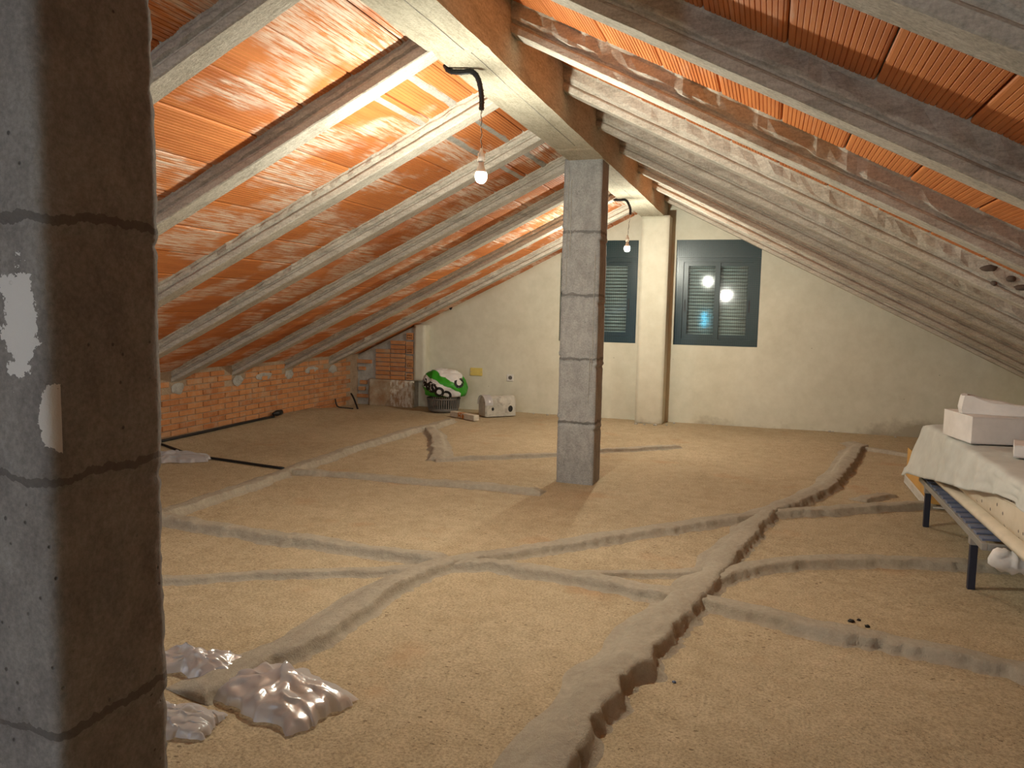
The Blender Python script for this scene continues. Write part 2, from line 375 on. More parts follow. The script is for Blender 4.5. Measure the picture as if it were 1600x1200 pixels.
# ------------------------------------------------------------------ floor with mortar ridges
def floor_z(x, y):
    r = max(0., min(1., (-5.25-x)/.7)); r = r*r*(3-2*r)
    far = max(0., min(1., (10.2-y)/.8))
    return .075*r*far + .010*nz(x*.7, y*.7, 3) + .004*nz(x*3, y*3, 1)
def build_floor():
    xs = [-6.3 + .06*i for i in range(int(9.8/.06)+1)]; ys = [YF-.2 + .06*j for j in range(int((YB+.4-YF)/.06)+1)]
    V = [(x, y, floor_z(x, y)) for y in ys for x in xs]; n = len(xs)
    F = [(j*n+i, j*n+i+1, (j+1)*n+i+1, (j+1)*n+i) for j in range(len(ys)-1) for i in range(n-1)]
    return tag(mk('floor', V, F, MAT['floor'], None, True), kind='structure')
FLOOR = build_floor()
RIDGES = [  # centre line, half width, height
 ([(-.60,2.02),(-.62,2.21),(-.605,2.43),(-.565,2.83),(-.49,3.24),(-.41,3.70),(-.31,4.12)], .092, .068),
 ([(-.31,4.12),(-.25,4.40),(-.20,4.75),(-.09,5.33),(.05,6.05),(.26,6.52),(.54,7.20),(.72,7.97),(.96,9.18),(1.08,9.71)], .075, .055),
 ([(1.08,9.71),(.97,10.0)], .06, .035), ([(1.07,9.57),(1.34,9.43),(1.60,9.26),(2.2,9.1),(2.95,9.0)], .05, .035),
 ([(-.31,4.10),(-.12,4.04),(.13,3.96),(.36,3.88),(.62,3.83),(.88,3.78),(1.15,3.71),(1.5,3.6),(2.2,3.5),(2.95,3.45)], .075, .048),
 ([(-.31,4.12),(-.48,4.09),(-.73,4.13),(-1.03,4.18),(-1.33,4.20),(-1.56,4.18),(-1.70,4.13)][::-1], .075, .050),
 ([(-1.62,4.20),(-1.70,4.13),(-1.80,3.91),(-1.85,3.60),(-1.86,3.23),(-1.88,2.93),(-1.94,2.76),(-1.98,2.57),(-2.03,2.35)][::-1], .075, .055),
 ([(-1.71,4.15),(-1.97,4.17),(-2.23,4.18),(-2.60,4.20),(-2.97,4.20),(-3.40,4.24),(-3.85,4.26),(-4.3,4.3)][::-1], .065, .058),
 ([(-1.72,4.07),(-1.88,3.98),(-2.12,3.83),(-2.38,3.71),(-2.68,3.55),(-3.02,3.34),(-3.3,3.2)][::-1], .05, .032),
 ([(-1.70,4.13),(-1.60,4.27),(-1.42,4.47),(-1.21,4.72),(-.94,5.02),(-.60,5.39),(-.24,5.77),(.05,6.05),(.30,6.23),(.63,6.45),(1.03,6.71),(1.54,7.01),(2.2,7.35),(2.95,7.6)], .075, .045),
 ([(-.22,4.62),(-.35,4.54),(-.49,4.46),(-.70,4.37),(-.95,4.27)][::-1], .045, .025),
 ([(-.27,4.32),(-.14,4.60),(.07,4.82),(.33,5.01),(.59,5.14),(1.00,5.24),(1.62,5.39),(2.3,5.5),(2.95,5.55)], .075, .045),
 ([(-3.97,4.2),(-3.97,4.38),(-3.97,4.88),(-3.97,5.43),(-4.02,5.97),(-4.05,6.78),(-4.04,7.70),(-4.03,8.51),(-3.94,8.83),(-3.94,9.58)], .075, .05),
 ([(-4.02,5.97),(-3.84,6.00),(-3.36,6.06),(-2.81,6.07),(-2.30,6.11),(-1.68,6.09)], .065, .042),
 ([(-3.92,8.78),(-3.62,8.35),(-3.35,7.78),(-3.02,7.03)], .075, .050),
 ([(-3.05,7.0),(-2.62,7.31),(-2.06,7.72),(-1.62,8.16),(-1.26,8.49),(-.89,8.89)], .055, .036),
 ([(.78,6.84),(.92,7.03),(1.06,7.2)], .06, .030)]
def build_ridge(pts, hw, h, seed):
    """trowelled mortar over a conduit: flat top, one ragged steep flank, one feathered flank"""
    c = spline([(x, y, 0) for x, y in pts], .024); n = len(c); V = []; F = []
    prof = [-1.75, -1.35, -1.12, -1.0, -.90, -.78, -.55, -.25, .1, .42, .70, .95, 1.15, 1.45, 1.8, 2.3]; m = len(prof)
    for i, p in enumerate(c):
        t = (c[min(i+1, n-1)]-c[max(i-1, 0)]).normalized(); s = Vector((-t.y, t.x, 0))
        end = math.sqrt(min(1., (min(i, n-1-i)+.3)*.024/.09))
        wob = .014*nz(i*.10, seed*3.1) + .008*nz(i*.3, seed*7.7)
        shp = .5+.9*nz(i*.045, seed, 8)                          # how steep the left flank is here
        rag = 1+.30*nz(i*.14, seed, 2)+.22*nz(i*.5, seed, 3)+.12*nz(i*1.1, seed, 4)
        smo = 1+.25*nz(i*.09, seed, 9)
        for u in prof:
            a = abs(u)
            if u < 0:
                wl = hw*rag
                e = 0 if a > 1.7 else .03+.05*abs(nz(i*.4, seed, 6)) if a > 1.3 else .12+.3*max(0, nz(i*.28, seed+2, 1)) if a > 1.1 else .55+.35*nz(i*.22, seed+5, 1) if a > .95 else .86 if a > .85 else .97
            else:
                wl = hw*smo; x = min(1, a/2.2); soft = (1-x)**1.4; hard = 1/(1+math.exp((a-1.0)*9))
                k = max(0., min(1., shp)); e = 0 if a > 2.2 else soft*(1-k)+hard*k
            q = p + s*(u*wl + wob)
            z = h*end*e*(1+.22*nz(i*.13, seed, 4)+.20*nz(i*.45, u*2, seed)+.08*nz(i*1.3, u*5, seed)) - (.010 if a > 1.7 and e == 0 else 0)
            V.append((q.x, q.y, floor_z(q.x, q.y)+z+.001))
    for i in range(n-1):
        for j in range(m-1): F.append((i*m+j, i*m+j+1, (i+1)*m+j+1, (i+1)*m+j))
    F += [tuple(range(m)), tuple((n-1)*m+j for j in range(m-1, -1, -1))]
    return mk('mortar_ridge', V, F, MAT['ridge'], FLOOR, True)
for k, (p, w, h) in enumerate(RIDGES): build_ridge(p, w, h, k+1.37)

# ------------------------------------------------------------------ walls
def roof_clip(poly, up):
    """cut a (x,z) polygon under both roof slopes raised by up"""
    poly = clip(poly, -SL, 1, BZ-SL*BX0+up); return clip(poly, SR, 1, 2.94-SR*1.35+up+.04)
def roof_cut(x0, x1, z0, z1, up=.17):
    p = [(x0, z0), (x1, z0), (x1, z1), (x0, z1)]
    if x0 < -1.4 < x1: p = [(x0, z0), (x1, z0), (x1, z1), (-1.4, z1), (x0, z1)]
    return roof_clip(p, up)
WIN = [(-2.83, -1.735, 1.065, 2.476), (-1.222, -.122, 1.065, 2.476)]
def build_back_wall():
    b = MB(); T = .22
    xs = [-6.2, WIN[0][0], WIN[0][1], WIN[1][0], WIN[1][1], 3.3]
    for i in range(5):
        x0, x1 = xs[i], xs[i+1]
        if i in (1, 3):
            w = WIN[0] if i == 1 else WIN[1]
            b.prism(roof_cut(x0, x1, -.05, w[2]), YB, YB+T)
            p = roof_cut(x0, x1, w[3], 3.6)
            if len(p) > 2: b.prism(p, YB, YB+T)
        else: b.prism(roof_cut(x0, x1, -.05, 3.6), YB, YB+T)
    b.box(-6.2, 3.3, YB+T, YB+T+.03, -.05, 3.4)
    return tag(b.build('wall_back', MAT['plaster']), kind='structure')
WALL_B = build_back_wall()
def lumpy_patch(name, cx, y, cz, rx, rz, mat, parent, seed, axis='y', th=.012):
    n = 22; V = [(0, -th, 0)]; F = []
    for ring in (.55, 1.0):
        for k in range(n):
            a = 2*math.pi*k/n; r = ring*(1+.28*nz(math.cos(a)*1.7+seed, math.sin(a)*1.7, seed))
            V.append((rx*r*math.cos(a), -th*(1 if ring < .9 else -.2), rz*r*math.sin(a)))
    for k in range(n):
        F.append((0, 1+k, 1+(k+1) % n)); F.append((1+k, 1+n+k, 1+n+(k+1) % n, 1+(k+1) % n))
    if axis == 'x': V = [(-q[1], q[0], q[2]) for q in V]
    return mk(name, V, F, mat, parent, True, (cx, y, cz))
# window units
def window(idx, w, ajar):
    x0, x1, z0, z1 = w
    root = tag(empty('window_%d' % idx, ((x0+x1)/2, YB+.06, z0)), kind='structure')
    ox, oz, oy = (x0+x1)/2, z0, YB+.06
    def P(name, mat, poly, ya, yb, par, cut=.03):
        p = roof_clip([(x, z) for x, z in poly], cut)
        if len(p) < 3: return None
        po = Vector((ox, oy, oz))
        if par is not root: po = po + Vector(par.location)
        b = MB().prism([(x-po.x, z-po.z) for x, z in p], ya-po.y, yb-po.y)
        return b.build(name, mat, par)
    R = lambda a, b_, c, d: [(a, c), (b_, c), (b_, d), (a, d)]
    fw = .10; zt = z1-.235                   # shutter box above zt
    y0 = YB+.055
    P('shutter_box', MAT['green_alu'], R(x0, x1, zt, z1), y0-.035, y0+.10, root)
    P('frame_bar', MAT['green_alu'], R(x0, x0+fw, z0, zt), y0, y0+.09, root)
    P('frame_bar', MAT['green_alu'], R(x1-fw, x1, z0, zt), y0, y0+.09, root)
    P('frame_bar', MAT['green_alu'], R(x0+fw, x1-fw, z0, z0+.085), y0, y0+.09, root)
    P('frame_bar', MAT['green_alu'], R(x0+fw, x1-fw, zt-.06, zt), y0, y0+.09, root)
    ix0, ix1, iz0, iz1 = x0+fw, x1-fw, z0+.085, zt-.06; mid = (ix0+ix1)/2
    for s, (a, b_) in enumerate(((ix0, mid+.03), (mid-.03, ix1))):
        ys = y0+.028+(.0 if s == 0 else .034)
        sash = empty('sash', ((a+b_)/2-ox, ys-oy, iz0-oz), 0, root)
        st = .062
        for nm, poly in (('stile', R(a, a+st, iz0, iz1)), ('stile', R(b_-st, b_, iz0, iz1)), ('rail', R(a+st, b_-st, iz0, iz0+st)), ('rail', R(a+st, b_-st, iz1-st*.8, iz1))):
            P(nm, MAT['green_alu'], poly, ys, ys+.03, sash)
        g = P('pane', MAT['glass'], R(a+st-.004, b_-st+.004, iz0+st-.004, iz1-st*.8+.004), ys+.014, ys+.018, sash)
        g.rotation_euler = ajar[s]
        hx = a+.03 if s == 0 else b_-.03
        hb = MB().box(hx-(a+b_)/2-.011, hx-(a+b_)/2+.011, -.012, .0, (iz1-iz0)*.36, (iz1-iz0)*.36+.16)
        hb.build('handle', MAT['black'], sash)
        zz = iz0+st-.02
        sl0 = None
        while zz < iz1-st*.8:
            if sl0 is None:
                n = 6; wdt = b_-a-2*st+.02
                V = []; F = []
                for k in range(n+1):
                    an = math.pi*k/n; V += [(-wdt/2, -.011*math.sin(an), .039*k/n), (wdt/2, -.011*math.sin(an), .039*k/n)]
                for k in range(n): F.append((2*k, 2*k+1, 2*k+3, 2*k+2))
                F.append(tuple(range(0, 2*n+2, 2))); F.append(tuple(range(2*n+1, 0, -2))); F.append((0, 2*n, 2*n+1, 1))
                sl0 = mk('shutter_slat', V, F, MAT['slat'], sash, True); so = sl0
            else:
                so = sl0.copy(); link(so, sash)
            so.location = (0, y0+.085+.03-ys, zz-iz0); zz += .046
    # wire mesh standing just in front of the frame
    b = MB(); r = .0011; yy = YB+.012-oy
    x = x0+.006
    while x < x1:
        top = min(z1, zR(x)+.05, zL(x)+.05)
        b.box(x-r-ox, x+r-ox, yy-r, yy+r, 0, top-oz); x += .0272
    z = z0+.01
    while z < z1:
        xa, xb = x0, x1
        if z > zR(x1)+.04: xb = min(x1, (2.94+.04-z)/SR-1.35)
        if z > zL(x0)+.04: xa = max(x0, (z-.04-BZ)/SL+BX0)
        if xb > xa: b.box(xa-ox, xb-ox, yy-r, yy+r, z-r-oz, z+r-oz)
        z += .0272
    b.build('wire_mesh', MAT['wire'], root)
    return root
window(1, WIN[0], ((0, 0, math.radians(-.3)), (0, 0, math.radians(.2))))
window(2, WIN[1], ((0, 0, math.radians(-.8)), (0, 0, 0)))
# low brick wall on the left
WALL_L = tag(MB().box(XL-.25, XL-.012, YF-.2, YB+.2, -.05, zL(XL)+.17).build('wall_left', MAT['dusty_mortar']), kind='structure')
def brick_mesh(l, h, d, name='brick', rag=.004, seed=1):
    bm = bmesh.new(); bmesh.ops.create_cube(bm, size=1)
    for v in bm.verts: v.co = Vector((v.co.x*d, v.co.y*l, v.co.z*h))
    bmesh.ops.bevel(bm, geom=list(bm.edges), offset=.005, segments=1, affect='EDGES')
    for v in bm.verts: v.co += Vector((nz(v.co.x*30, v.co.y*30, seed), nz(v.co.y*30, v.co.z*30, seed+5), nz(v.co.z*30, v.co.x*30, seed+9)))*rag
    me = bpy.data.meshes.new(name); bm.to_mesh(me); bm.free(); return me
BM = [brick_mesh(.240, .056, .05, seed=s) for s in range(4)]
HALF = [brick_mesh(.115, .056, .05, seed=s+7) for s in range(2)]
for m in BM+HALF: m.materials.append(MAT['brick'])
def put_brick(me, loc, rot, parent, nm='brick'):
    o = bpy.data.objects.new(nm, me); o.location = loc; o.rotation_euler = rot; return link(o, parent)
rows = 11
for r in range(rows):
    z = .045 + r*.0655
    y = 4.95 + (.125 if r % 2 else 0)
    while y < 10.36:
        skip = any(abs(y-yc) < .12 and z > .56 for yc in YLS)
        if not skip and z+.03 < zL(XL)+.115:
            put_brick(random.choice(BM), (XL-.025+random.uniform(-.004, .004), y, z), (0, random.uniform(-.01, .01), random.uniform(-.012, .012)), WALL_L)
        y += .2515
for i, yc in enumerate(YLS[6:]):
    lumpy_patch('mortar_patch', XL, yc+.03, .585, .10, .06, MAT['mortar'], WALL_L, i*1.7, 'x', .02)
for i, (yy, zz, a, b_) in enumerate(((8.33, .60, .17, .05), (9.40, .61, .16, .045))):
    lumpy_patch('mortar_patch', XL+.004, yy, zz, a, b_, MAT['mortar'], WALL_L, 3+i*2.3, 'x', .01)
    put_brick(HALF[i], (XL+.004-.012, yy, zz-.02), (0, 0, 0), WALL_L)
tag(MB().box(XR, XR+.25, YF-.2, YB+.2, -.05, zR(XR)+.25).build('wall_right', MAT['plaster']), kind='structure')
def build_front_wall():
    b = MB().prism(roof_cut(-6.2, 3.3, -.05, 3.6), YF-.2, YF)
    return tag(b.build('wall_front', MAT['plaster']), kind='structure')
build_front_wall()
# raw brick return in the far left corner
YS = 10.70
def build_corner():
    zr = lambda x: zL(x)+.10
    root = tag(MB().prism([(-6.2, -.05), (-5.01, -.05), (-5.01, zr(-5.01)), (-6.2, zr(-6.2))], YS+.02, YB+.1).build('wall_corner', MAT['mortar']), kind='structure')
    # upper panel of hollow bricks
    k = 0
    for r in range(13):
        z = .432 + r*.0665; x = -5.64
        while x < -5.18:
            L = .24 if x < -5.4 else .2
            if z+.03 < zL(x)+.09:
                put_brick(BM[k % 4], (x+.115, YS+.012, z), (0, 0, math.pi/2), root); k += 1
            x += .25
    # hollow ends with holes, every second course
    def hollow_end():
        b = MB(); W_, H_ = .105, .10
        xs = [-.5, -.42, -.22, -.14, .06, .14, .34, .42, .5]
        zs = [-.5, -.36, -.12, .02, .26, .40, .5]
        for i in range(8):
            for j in range(6):
                hole = i in (1, 3, 5) and j in (1, 3)
                b.box(xs[i]*W_, xs[i+1]*W_, (.02 if hole else -.02), .04, zs[j]*H_, zs[j+1]*H_)
        return b
    e0 = None
    for z in (.46, .645, .85, 1.065):
        if e0 is None: e0 = hollow_end().build('hollow_brick', MAT['brick'], root); e = e0
        else: e = e0.copy(); link(e, root)
        e.location = (-5.075, YS+.0, z)
    for z in (.555, .745, .955): put_brick(HALF[0], (-5.085, YS+.012, z), (0, 0, math.pi/2), root); put_brick(HALF[1], (-5.085, YS+.014, z-.062 if z > .6 else z+.0), (0, 0, math.pi/2), root)
    # lower block smeared with plaster
    V, F = rough_box(-5.74, -5.01, YS-.05, YS+.04, -.02, .40, .035, lambda p, d, e: .012*fbm(p.x*6, p.y*6, p.z*6))
    mk('lower_block', V, F, MAT['brick_dusty'], root, True)
    # brick scraps set in the mortar of the inner corner
    for (x, z, s, rx) in ((-5.84, .66, 0, 0), (-5.88, .55, 1, .05), (-5.85, .34, 2, 0), (-5.88, .24, 3, .03), (-5.84, .13, 0, 1.5)):
        put_brick(HALF[s % 2] if s else BM[0], (x, YS+.008, z), (0, rx, math.pi/2), root)
    # plastered strip beside the bricks
    V, F = rough_box(-5.01, -4.83, YS-.01, YB+.02, .405, zL(-4.93)+.08, .04, lambda p, d, e: .008*fbm(p.x*7, p.y*7, p.z*7))
    mk('plaster_strip', V, F, MAT['plaster'], root, True)
    return root
def M_dusty():
    t = NT('dusty_brick'); k = t.ramp(t.noise(5, 6, .7), [(.35, (.34, .20, .11)), (.55, (.42, .33, .23)), (.75, (.55, .50, .42))])
    xx = t.sep(t.geo.outputs['Position'])[0]; wm = t.math('MULTIPLY', t.step(t.noise(11, 6, .75, t.coords((2, 1, .8))), .47, .55), t.math('GREATER_THAN', xx, -5.38))
    k = t.mix(t.math('MULTIPLY', wm, .8), k, (.66, .62, .54))
    return t.fin(k, .92, t.bump(t.noise(18, 6, .7), .6, .012), .12)
MAT['brick_dusty'] = M_dusty()
build_corner()

# ------------------------------------------------------------------ roof: slabs, ribbed boards, rafters
def slab(name, x0, x1, zf, up, mat):
    b = MB().prism([(x0, zf(x0)+up), (x1, zf(x1)+up), (x1, zf(x1)+up+.25), (x0, zf(x0)+up+.25)], YF-.2, YB+.3)
    return tag(b.build(name, mat), kind='structure')
CEIL_L = slab('ceiling_left', -6.25, -1.50, zL, OL+.035, MAT['mortar'])
CEIL_R = slab('ceiling_right', -1.50, 3.35, zR, OR+.035, MAT['mortar'])
def board_mesh(width, nr):
    """ceramic board, unit length along y, ribs running along y; underside at z=0"""
    p = [(-width/2, .034), (-width/2, .006), (-width/2+.004, .0015), (-width/2+.010, 0)]
    inner = width-.02; x = -inner/2; pitch = inner/nr
    for k in range(nr):
        a = -inner/2+pitch*k; b = a+pitch
        g = .0050 if k % 5 == 4 else .0036
        p += [(a+.0016, 0), (b-g, 0), (b-g*.5, g*.95)]
    p += [(inner/2, 0), (width/2-.004, .0015), (width/2, .006), (width/2, .034)]
    n = len(p); V = [(x, -.5, z) for x, z in p] + [(x, .5, z) for x, z in p]
    F = [(i, i+n, i+1+n, i+1) for i in range(n-1)] + [(n-1, 2*n-1, n, 0)]
    me = bpy.data.meshes.new('ceramic_board'); me.from_pydata(V, [], F)
    me.update(); return me
WB = .2855
def boards(ys, xa, xb, zf, up, slope, parent, mat, grid):
    ang = math.atan(slope); L = WB*math.sqrt(1+slope*slope)
    me = board_mesh(L-.006, 15); me.materials.append(mat)
    lim = ys + [YB+.2]
    for i in range(len(ys)):
        y0 = ys[i]; y1 = lim[i+1]
        if y1 < 1.2: continue
        k = math.ceil((xa-grid)/WB)-1
        while grid+WB*k < xb:
            x = grid+WB*(k+.5)
            if xa-.1 < x < xb+.1:
                o = bpy.data.objects.new('ceramic_board', me)
                o.location = (x, (y0+y1)/2, zf(x)+up+random.uniform(-.003, .003))
                o.scale = (1, y1-y0-.05, 1)
                o.rotation_euler = (random.uniform(-.002, .002), (ang if slope < 0 else -ang)*1.0 if False else -math.atan(slope), 0)
                link(o, parent)
            k += 1
boards(YLS, XL-.1, BX0+.02, zL, OL, SL, CEIL_L, MAT['terracotta_limed'], -2.655)
boards(YRS, BX1-.02, XR+.1, zR, OR, -SR, CEIL_R, MAT['terracotta'], .012)
def rafter(yc, xa, xb, zf, H, parent, seed):
    n = int(abs(xb-xa)/.045); V = []; F = []
    half = [(.058, 0), (.065, .006), (.067, .040), (.060, .050), (.046, .058), (.048, .066), (.064, .076), (.069, .095), (.064, H-.012), (.085, H+.03)]
    prof = [(-u, w) for u, w in reversed(half)] + half; m = len(prof)
    for i in range(n+1):
        x = xa+(xb-xa)*i/n; z = zf(x)
        for j, (u, w) in enumerate(prof):
            a = .0025 if w < .05 else (.004 if w < .07 else .012)
            du = a*fbm(x*9, u*20+seed, w*12) + (a*.8*nz(x*31, seed, u*9+w) if w > .07 else 0); dw = a*.7*nz(x*11, seed+u*7, w*15+3)
            V.append((x, yc+u+du, z+w+dw))
    for i in range(n):
        for j in range(m-1): F.append((i*m+j, i*m+j+1, (i+1)*m+j+1, (i+1)*m+j))
    F += [tuple(range(m)), tuple(n*m+j for j in range(m-1, -1, -1))]
    o = mk('rafter', V, F, MAT['rafter'], parent)
    return o
for i, y in enumerate(YLS):
    if y > 1: rafter(y, BX0+.08, XL-.16, zL, OL, CEIL_L, i*2.13)
for i, y in enumerate(YRS):
    if y > 1: rafter(y, BX1-.05, XR+.12, zR, OR, CEIL_R, 40+i*1.71)
for i, (x, dz, a, b_) in enumerate(((1.19, .125, .045, .022), (1.22, .055, .018, .016), (1.30, .12, .03, .02), (1.37, .11, .05, .018), (1.42, .05, .02, .014))):
    lumpy_patch('broken_mortar', x, 5.23-.066, zR(x)+dz, a, b_, MAT['bare'], CEIL_R, 6+i*2.9, 'y', .012)
# grey mortar joints between the boards next to the ridge beam
for yy0, yy1 in ((3.82, 4.66), (4.79, 5.72), (5.85, 6.73)):
    for k in (1, 2):
        x = BX0-.05-.205*k; b = MB(); n = 22; V = []; F = []
        for i in range(n+1):
            y = yy0+(yy1-yy0)*i/n
            for u, w in ((-.024, .012), (-.014, -.006), (.014, -.006), (.024, .012)):
                xx = x+u*(1+.5*nz(y*6, k, u*30)); V.append((xx, y, zL(xx)+OL+w+.003*nz(y*9, u*20, k)))
        for i in range(n): F += [(i*4+j, i*4+j+1, (i+1)*4+j+1, (i+1)*4+j) for j in range(3)]
        mk('mortar_joint', V, F, MAT['mortar'], CEIL_L)

# ------------------------------------------------------------------ ridge beam and columns
def beam_disp(p, d, e): return .006*fbm(p.x*5, p.y*2, p.z*6) - (.004 if e > 1.1 else 0)*abs(fbm(p.y*9, p.z, 2))
def build_beam():
    V, F = rough_box(BX0, BX1, BZ, 3.20, YF-.1, YB+.05, .05, lambda p, d, e: 0)   # (x, z, y) order, swapped below
    out = []
    for q in V:
        x, z, y = q
        if abs(z-BZ) < 1e-6 or abs(x-BX0) < 1e-6 or abs(x-BX1) < 1e-6:
            k = .0045*fbm(x*6, y*2.5, z*6); x += k*(1 if x > -1.5 else -1)*(abs(x-BX0) < 1e-6 or abs(x-BX1) < 1e-6); z += .004*fbm(x*9, y*1.7, 7)
            for ys in (3.72, 6.1, 8.3):
                if abs(y-ys-.03*(x+1.5)) < .03 and z < BZ+.02: z += .006
        out.append((x, y, z))
    o = mk('ridge_beam', out, F, MAT['beam'])
    b = MB()
    for ya, yb, xx, dx in ((2.2, 3.70, -1.50, .02), (3.75, 6.0, -1.46, -.015), (6.95, 8.9, -1.50, .01)):
        pts = [(xx+dx*(k/12)+.004*nz(k*.5, ya), ya+(yb-ya)*k/12, BZ-.001) for k in range(13)]; b.tube(pts, .0025, 5)
    b.build('formwork_seam', MAT['mortar'], o)
    return tag(o, 'long board-marked concrete beam running along the ridge above the columns', 'beam')
build_beam()
def column(x0, x1, y0, y1, z1, joints, mat, name, label, step=.032, amp=.004, rag=.010, ja=1.):
    def disp(p, d, e):
        k = amp*fbm(p.x*6, p.y*6, p.z*4)
        if e > 1.1: k -= rag*(.45+.8*abs(fbm(p.z*11, d.x, d.y))) 
        for zj in joints:
            w = zj + .016*nz(p.x*7+p.y*7, zj, 1) + .02*(p.x*d.y-p.y*d.x)*.3
            a = (p.z-w)/.014; k += ja*.010*math.exp(-a*a)*(.5+1.0*abs(nz(p.x*16, p.y*16, zj*5))) - ja*.012*math.exp(-((p.z-w+.028)/.011)**2)
        return k
    V, F = rough_box(x0, x1, y0, y1, -.02, z1, step, disp, min(step, .011) if joints else None)
    return tag(mk(name, V, F, mat, None, True), label, 'column')
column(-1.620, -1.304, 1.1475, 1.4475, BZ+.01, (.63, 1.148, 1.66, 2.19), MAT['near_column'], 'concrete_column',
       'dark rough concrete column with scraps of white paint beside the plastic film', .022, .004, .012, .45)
mc = column(-1.700, -1.373, 6.5625, 6.865, BZ+.01, (.538, 1.086, 1.631, 2.163), MAT['column'], 'concrete_column',
       'grey square concrete column carrying the ridge beam in the middle of the floor', .03, .003, .005)
b = MB()
for x, za, zb in ((-1.655, 1.7, 2.70), (-1.63, 1.95, 2.6), (-1.41, .95, 2.0), (-1.43, .70, 1.15)):
    b.tube([(x+.006*nz(k*.6, za*9), 6.556, za+(zb-za)*k/16) for k in range(17)], .0028, 5)
b.build('grout_runs', MAT['mortar'], mc)
pil = column(-1.655, -1.290, 10.55, YB+.01, BZ+.01, (), MAT['plaster'], 'plastered_column',
       'smooth cream plastered column standing between the two windows', .05, .0015, .002)

# ------------------------------------------------------------------ bare bulbs
def bulb(loc, tube, label, glow='bulb'):
    x, y, z = loc
    root = tag(empty('pendant_bulb', (x, y, z)), label, 'light bulb', 'bare bulbs hanging from the ridge beam')
    rel = lambda p: (p[0]-x, p[1]-y, p[2]-z)
    pts = spline([rel(p) for p in tube], .012)
    m = MB().tube(pts, .014, 10)
    for i in range(2, len(pts)-1, 2):                                   # corrugation
        m.tube([pts[i]-(pts[i+1]-pts[i]).normalized()*.002, pts[i]+(pts[i+1]-pts[i]).normalized()*.002], .0162, 10)
    m.build('conduit_tube', MAT['black'], root)
    e = pts[-1]
    for s in (-1, 1):
        w = [Vector((e.x*(1-t)+.004*s*math.sin(t*22+s), e.y*(1-t)+.004*math.cos(t*22)*s, e.z+(.115-e.z)*t)) for t in [k/24 for k in range(25)]]
        MB().tube(w, .0017, 5).build('wire', MAT['white_plastic'] if s > 0 else MAT['black'], root)
    MB().lathe([(.0, .135), (.008, .135), (.010, .115), (.0185, .108), (.0195, .066), (.015, .062), (0, .062)]).build('lamp_holder', MAT['white_plastic'], root, True)
    MB().lathe([(.0, .066), (.013, .066), (.0145, .048), (.021, .028), (.0275, .012), (.0285, .009), (0, .009)]).build('bulb_housing', MAT['white_plastic'], root, True)
    MB().lathe([(0, .0088), (.0275, .0088), (.0305, -.002), (.0315, -.012), (.0295, -.027), (.022, -.040), (.011, -.047), (0, -.048)]).build('glowing_dome', MAT[glow], root, True)
    return root
bulb((-1.499, 4.02, 2.215), [(-1.69, 3.96, 2.775), (-1.66, 3.955, 2.742), (-1.60, 3.965, 2.735), (-1.545, 3.985, 2.738), (-1.515, 4.0, 2.70), (-1.503, 4.018, 2.62), (-1.503, 4.02, 2.549)],
     'lit bare bulb on a black conduit in front of the middle column')
bulb((-1.542, 8.85, 2.215), [(-1.735, 8.82, 2.79), (-1.70, 8.81, 2.742), (-1.64, 8.83, 2.735), (-1.585, 8.84, 2.738), (-1.55, 8.845, 2.71), (-1.522, 8.85, 2.64), (-1.520, 8.85, 2.578)],
     'lit bare bulb on a black conduit beyond the middle column, before the window')
bulb((-1.50, -7.6, 2.175), [(-1.69, -7.66, 2.775), (-1.66, -7.665, 2.742), (-1.60, -7.65, 2.735), (-1.545, -7.63, 2.738), (-1.515, -7.62, 2.70), (-1.503, -7.602, 2.62), (-1.503, -7.60, 2.52)],
     'lit bare bulb at the far end of the attic, mirrored in the window', 'strong_bulb')
# lamps added unseen behind the camera: cool fill, and the window's cyan reflection
def tube_lamp(loc, h0, half, r, mat, label, name):
    lt = tag(empty(name, loc), label, 'lamp')
    MB().lathe([(0, 0), (.14, 0), (.14, .012), (.02, .025), (0, .025)], n=24).build('base', MAT['black_matt'], lt, True)
    MB().tube([(0, -.07, .02), (0, -.07, h0+half)], .012, 8).build('pole', MAT['steel'], lt, True)
    MB().tube([(0, 0, h0-half), (0, 0, h0+half)], r, 14).build('lamp_tube', mat, lt, True)
    return lt
tube_lamp((-3.6, -3.0, floor_z(-3.6, -3.0)+.012), .85, .30, .05, MAT['led'], 'standing bluish tube lamp under the left roof slope', 'standing_tube_lamp')
tube_lamp((-2.95, -9.6, floor_z(-2.95, -9.6)+.012), 1.24, .28, .055, MAT['cyan'], 'slim cyan standing lamp by the end wall, mirrored in the window', 'slim_standing_lamp')

# ------------------------------------------------------------------ small fittings on the back wall
s = tag(empty('wall_socket', (-3.545, YB, .503)), 'small white socket outlet low on the plastered wall', 'socket')
bevel(MB().box(-.05, .05, -.012, .002, -.05, .05).build('face_plate', MAT['white_plastic'], s), .004)
MB().tube([(.004, -.011, 0), (.004, -.0135, 0)], .030, 18).build('socket_well', MAT['basket'], s)
b = MB(); b.tube([(-.008, -.013, 0), (-.008, -.016, 0)], .006, 8); b.build('contact_hole', MAT['black'], s)
b = MB(); b.tube([(.016, -.013, 0), (.016, -.016, 0)], .006, 8); b.build('contact_hole', MAT['black'], s)
s = tag(empty('junction_cover', (-4.073, YB, .566)), 'blank yellow rectangular junction cover on the plastered wall', 'cover plate')
bevel(MB().box(-.095, .095, -.014, .002, -.058, .058).build('cover', MAT['yellow_plastic'], s), .006)
for sx in (-.08, .08): MB().tube([(sx, -.013, 0), (sx, -.016, 0)], .006, 8).build('screw', MAT['steel'], s)
